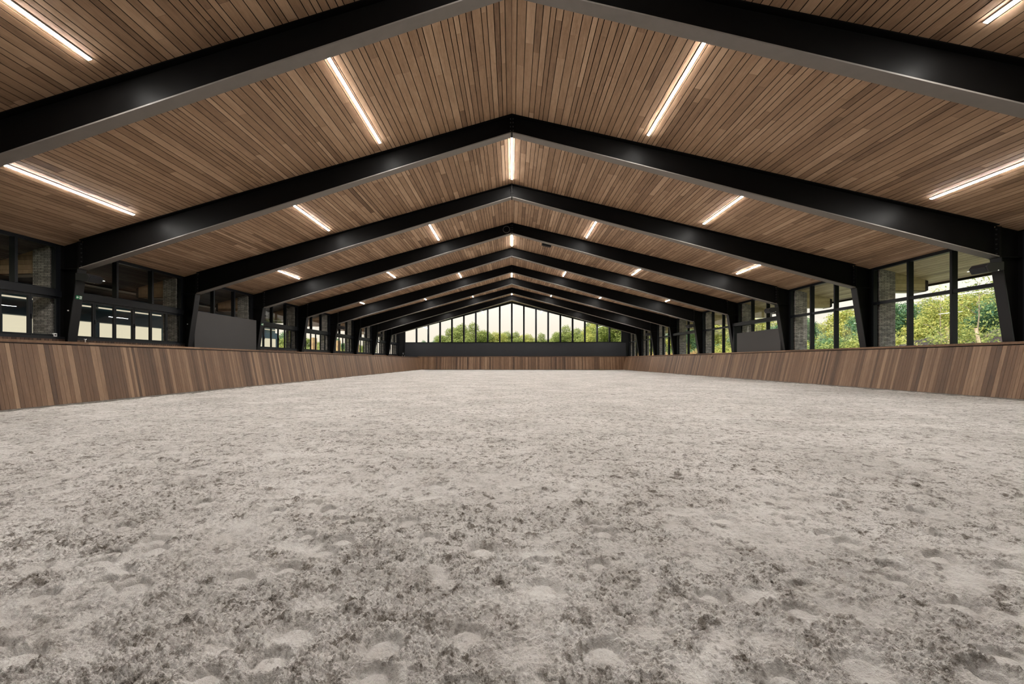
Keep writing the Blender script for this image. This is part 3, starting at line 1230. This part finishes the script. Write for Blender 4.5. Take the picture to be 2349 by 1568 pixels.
def leaf_cloud(name, blobs, count, size, m, tone_mid=.5, tone_sd=.28, shell=.55):
    """leaf blades scattered through several rounded clumps"""
    rg = np.random.default_rng(abs(hash(name)) % 1000 if False else len(name) * 131 + count)
    vol = np.array([b[3] ** 2 for b in blobs], dtype=float)
    pick = rg.choice(len(blobs), count, p=vol / vol.sum())
    B = np.array([b[:3] for b in blobs])[pick]
    R = np.array([[b[3], b[3], b[4]] for b in blobs])[pick]
    d = rg.normal(size=(count, 3))
    d /= np.linalg.norm(d, axis=1)[:, None]
    rr = shell + (1 - shell) * rg.random(count) ** .7
    P = B + d * rr[:, None] * R * (1 + .12 * rg.normal(size=(count, 1)))
    nrm = d * .5 + rg.normal(size=(count, 3)) * .55 + np.array([0, 0, .35])
    nrm /= np.linalg.norm(nrm, axis=1)[:, None]
    t = np.cross(nrm, rg.normal(size=(count, 3)))
    t /= np.linalg.norm(t, axis=1)[:, None]
    b = np.cross(nrm, t)
    s = size * (.6 + .8 * rg.random(count))[:, None]
    V = np.stack([P - t * s, P - b * s * .42 + nrm * s * .1, P + t * s, P + b * s * .42 + nrm * s * .1], axis=1).reshape(-1, 3)
    me = bpy.data.meshes.new(name)
    me.from_pydata(V.tolist(), [], np.arange(count * 4).reshape(-1, 4).tolist())
    tn = np.clip(rg.normal(tone_mid, tone_sd, count), 0, 1)
    a = me.attributes.new('tone', 'FLOAT', 'POINT')
    a.data.foreach_set('value', np.repeat(tn, 4).astype(np.float32))
    me.materials.append(M[m])
    me.update()
    return me


def make_tree(kind, h, r, leaves, size, m, seed, trunk=.12):
    rg = random.Random(seed)
    root = bpy.data.objects.new(kind, None)
    root.empty_display_size = .3
    COL.objects.link(root)
    mb = MB()
    lean = rg.uniform(-.04, .04) * h
    mb.tube([(0, 0, -.3), (lean * .3, 0, h * .3), (lean, 0, h * .62), (lean, 0, h * .9)], [trunk, trunk * .8, trunk * .5, trunk * .15], 8)
    blobs = [(lean, 0, h * .62, r * .62, h * .26)]
    for k in range(9):
        t = k * 2.4 + rg.uniform(-.4, .4)
        zz = h * rg.uniform(.32, .86)
        q = r * rg.uniform(.45, .72) * (1.15 - .6 * max(0, zz / h - .5) / .5)
        px, py = lean + q * math.cos(t), q * math.sin(t)
        br = r * rg.uniform(.30, .46)
        blobs.append((px, py, zz, br, br * .85))
        zb = zz - q * .5
        mb.tube([(lean * .5, 0, max(.5, zb - .2)), (px * .6, py * .6, zz - q * .15), (px, py, zz)], [trunk * .4, trunk * .25, .015], 6)
    blobs.append((lean, 0, h * .9, r * .33, h * .12))
    mb.build('trunk', 'bark', root, smooth=True)
    me = leaf_cloud(kind + '_leaves_%d' % seed, blobs, leaves, size, m)
    fo = bpy.data.objects.new('foliage', me)
    COL.objects.link(fo)
    fo.parent = root
    return root


def make_shrub(r, h, leaves, size, m, seed):
    rg = random.Random(seed)
    blobs = [(rg.uniform(-r, r) * .6, rg.uniform(-r, r) * .6, h * rg.uniform(.25, .65), r * rg.uniform(.4, .6), h * rg.uniform(.3, .4)) for _ in range(7)]
    root = bpy.data.objects.new('shrub', None)
    COL.objects.link(root)
    mb = MB()
    for k in range(5):
        b = blobs[k]
        mb.tube([(0, 0, -.3), (b[0] * .6, b[1] * .6, b[2] * .6), (b[0], b[1], b[2])], [.04, .03, .015], 6)
    mb.build('stem', 'bark', root)
    fo = bpy.data.objects.new('foliage', leaf_cloud('shrub_leaves_%d' % seed, blobs, leaves, size, m))
    COL.objects.link(fo)
    fo.parent = root
    return root


PROTO = {}


def plant(key, make, x, y, z, sc, rot, label, cat, group, name=None):
    if key not in PROTO:
        PROTO[key] = make()
        o = PROTO[key]
    else:
        o = copy_tree(PROTO[key])
    o.location = (x, y, z)
    o.scale = (sc, sc, sc) if not isinstance(sc, tuple) else sc
    o.rotation_euler = (0, 0, rot)
    return tag(o, label, cat, group)


big_a = lambda: make_tree('tree', 9, 3.3, 15000, .125, 'leaf', 1, .2)
big_b = lambda: make_tree('tree', 9, 3.0, 15000, .125, 'leaf', 2, .2)
big_c = lambda: make_tree('tree', 9, 3.4, 15000, .125, 'leaf_yellow', 3, .2)
big_d = lambda: make_tree('tree', 9, 3.2, 15000, .125, 'leaf_dark', 4, .2)
KINDS = [('a', big_a), ('b', big_b), ('c', big_c), ('d', big_d)]

PANES = ['first', 'second', 'third', 'fourth', 'fifth', 'sixth', 'seventh', 'eighth', 'ninth', 'tenth', 'eleventh',
         'twelfth', 'thirteenth', 'fourteenth', 'fifteenth', 'sixteenth', 'seventeenth', 'eighteenth']
# treetops beyond the gable: pane index, position within it, distance, height, kind
GT_ = [(1, .65, 112, 6.2, 'd'), (2, .55, 112, 6.3, 'd'), (3, .95, 100, 8.3, 'b'), (4, .75, 100, 9.2, 'a'), (5, .75, 99, 9.3, 'b'),
       (6, .75, 104, 7.9, 'a'), (7, .6, 104, 7.7, 'c'), (8, .5, 106, 7.9, 'a'), (9, .4, 106, 7.8, 'b'), (10, .4, 106, 7.3, 'c'),
       (11, .35, 106, 7.5, 'b'), (12, .7, 103, 7.6, 'a'), (13, .6, 98, 8.6, 'b'), (14, .3, 96, 7.9, 'a'), (15, .3, 92, 8.9, 'b'),
       (15, .95, 88, 8.6, 'c'), (16, .6, 86, 9.4, 'a'), (17, .3, 82, 9.2, 'b'), (17, 1.1, 80, 9.5, 'a')]
for k, (p, fr_, d, h, kd) in enumerate(GT_):
    xw = (-9 + p + fr_) * PW * d / 56.2
    sx = 1.0 * h / 9 * (1.15 if kd != 'd' else .8)
    plant(kd, dict(KINDS)[kd], xw, d, -.25, (sx, sx, h / 9), k * 1.3,
          '%s tree seen through the %s pane from left of gable window%s' % (
              {'a': 'light green broadleaf', 'b': 'green feathery', 'c': 'yellow-green', 'd': 'dark green'}[kd], PANES[p], ', taller' if (k in (15, 18)) else ''),
          'tree', 'trees beyond the gable window')

for k in range(16):
    xw = -14 + k * 3.9
    h = 6.2 + .7 * math.sin(k * 2.1) + (.05 * max(0, xw))
    kd = ('b', 'a', 'c')[k % 3]
    plant(kd, dict(KINDS)[kd], xw, 122 + (k % 2) * 4, -.25, (.95, .95, h / 9), k * .9,
          'tree in the low belt of woodland far beyond the gable window', 'tree', 'low tree belt far beyond the gable window')
# woodland outside the right windows
rg = random.Random(4)
for k in range(30):
    yw = 12 + k * 3.1 + rg.uniform(-1, 1)
    xw = 33 + (k % 2) * 6 + rg.uniform(-1.5, 1.5)
    kd = ('c', 'a', 'd', 'b')[k % 4]
    h = rg.uniform(4.9, 6.0) + .035 * (yw - 12)
    plant(kd, dict(KINDS)[kd], xw, yw, -.25, (h / 9 * 1.2, h / 9 * 1.2, h / 9), rg.uniform(0, 6),
          'broadleaf tree in the dense woodland outside the right-hand windows', 'tree', 'woodland trees outside the right windows')
for k in range(34):
    yw = 14 + k * 2.4
    xw = 28.5 + rg.uniform(-1.2, 1.2)
    c = ('y', 'g', 'g', 'k', 'y')[k % 5]
    key = 'sh_' + c
    mk = {'y': lambda: make_shrub(1.7, 2.8, 5500, .085, 'leaf_yellow', 21), 'g': lambda: make_shrub(1.7, 2.8, 5500, .085, 'leaf', 22),
          'k': lambda: make_shrub(1.7, 2.8, 5500, .085, 'leaf_dark', 23)}[c]
    plant(key, mk, xw, yw, -.25, rg.uniform(.85, 1.5), rg.uniform(0, 6),
          'leafy shrub at the foot of the woodland outside the right-hand windows', 'shrub', 'shrubs outside the right windows')
for k in range(14):
    yw = 47 + k * 2.3
    plant('sh_t', lambda: make_shrub(1.5, 2.4, 4000, .09, 'leaf_tan', 24), 20.5 + rg.uniform(-.6, .6), yw, -.25, rg.uniform(.9, 1.15), rg.uniform(0, 6),
          'tan autumn shrub in the hedge outside the far right-hand windows', 'shrub', 'tan hedge shrubs outside the far right windows')

# the two young trees with stakes
for k, (x, y, h, nm) in enumerate(((22.0, 25.0, 5.1, 'in the middle panes'), (22.0, 23.5, 5.6, 'in the right-hand panes'))):
    rt = plant('young%d' % k, lambda: make_tree('young_tree', 5.2, 1.6, 2200, .06, 'leaf_yellow' if k == 0 else 'leaf', 31 + k, .05), x, y, -.25, h / 5.2, k * 2.0,
               'slender staked young tree, %s of the nearest right window' % nm, 'tree', 'young staked trees outside the right window')
    o = MB().tube([(.0, -.75, -.3), (-.05, -.16, 3.0 - k * .15)], [.065, .065], 8).build('tree_stake', 'stake')
    o.location = (x, y, -.25)
    tag(o, 'pale leaning wooden stake tied to the young tree %s' % ('in the middle panes' if k == 0 else 'in the right-hand panes'), 'stake')
# low barn behind the trees on the right
rt = thing('barn', 'low dark barn half hidden behind the young trees outside the right window', 'building')
MB().box(27.2, 31, 26.0, 34.0, -.25, 2.0).build('wall', 'barn_wall', rt)
MB().prism_y([(26.6, 2.0), (31.6, 2.0), (29.1, 2.7)], 25.6, 34.4).build('roof', 'roof_tile', rt)

# left side beyond the terrace: trees, hedge and boards
for k in range(9):
    kd = ('d', 'a', 'b')[k % 3]
    plant(kd, dict(KINDS)[kd], -30 - rg.uniform(0, 5), 50 + k * 6.0, -.25, (.75, .75, .62), rg.uniform(0, 6),
          'green tree beyond the terrace outside the far left-hand doors', 'tree', 'trees outside the far left doors')
for k in range(10):
    plant('sh_g' if k % 3 else 'sh_y', lambda: make_shrub(1.7, 2.8, 5500, .085, 'leaf', 22), -22.8 - rg.uniform(0, .8), 45 + k * 2.6, .4, .95, rg.uniform(0, 6),
          'bright green shrub along the terrace outside the far left-hand doors', 'shrub', 'shrubs outside the far left doors')
for k in range(6):
    o = MB().box(-.07, .07, -.45, .45, 0, 1.5).build('timber_screen', 'tan_board', bevel=.01)
    o.location = (-17.6, 37.5 + k * 2.9, 1.62)
    tag(o, 'tan timber screen board standing on the terrace outside the far left-hand doors', 'screen', 'timber screens on the terrace')
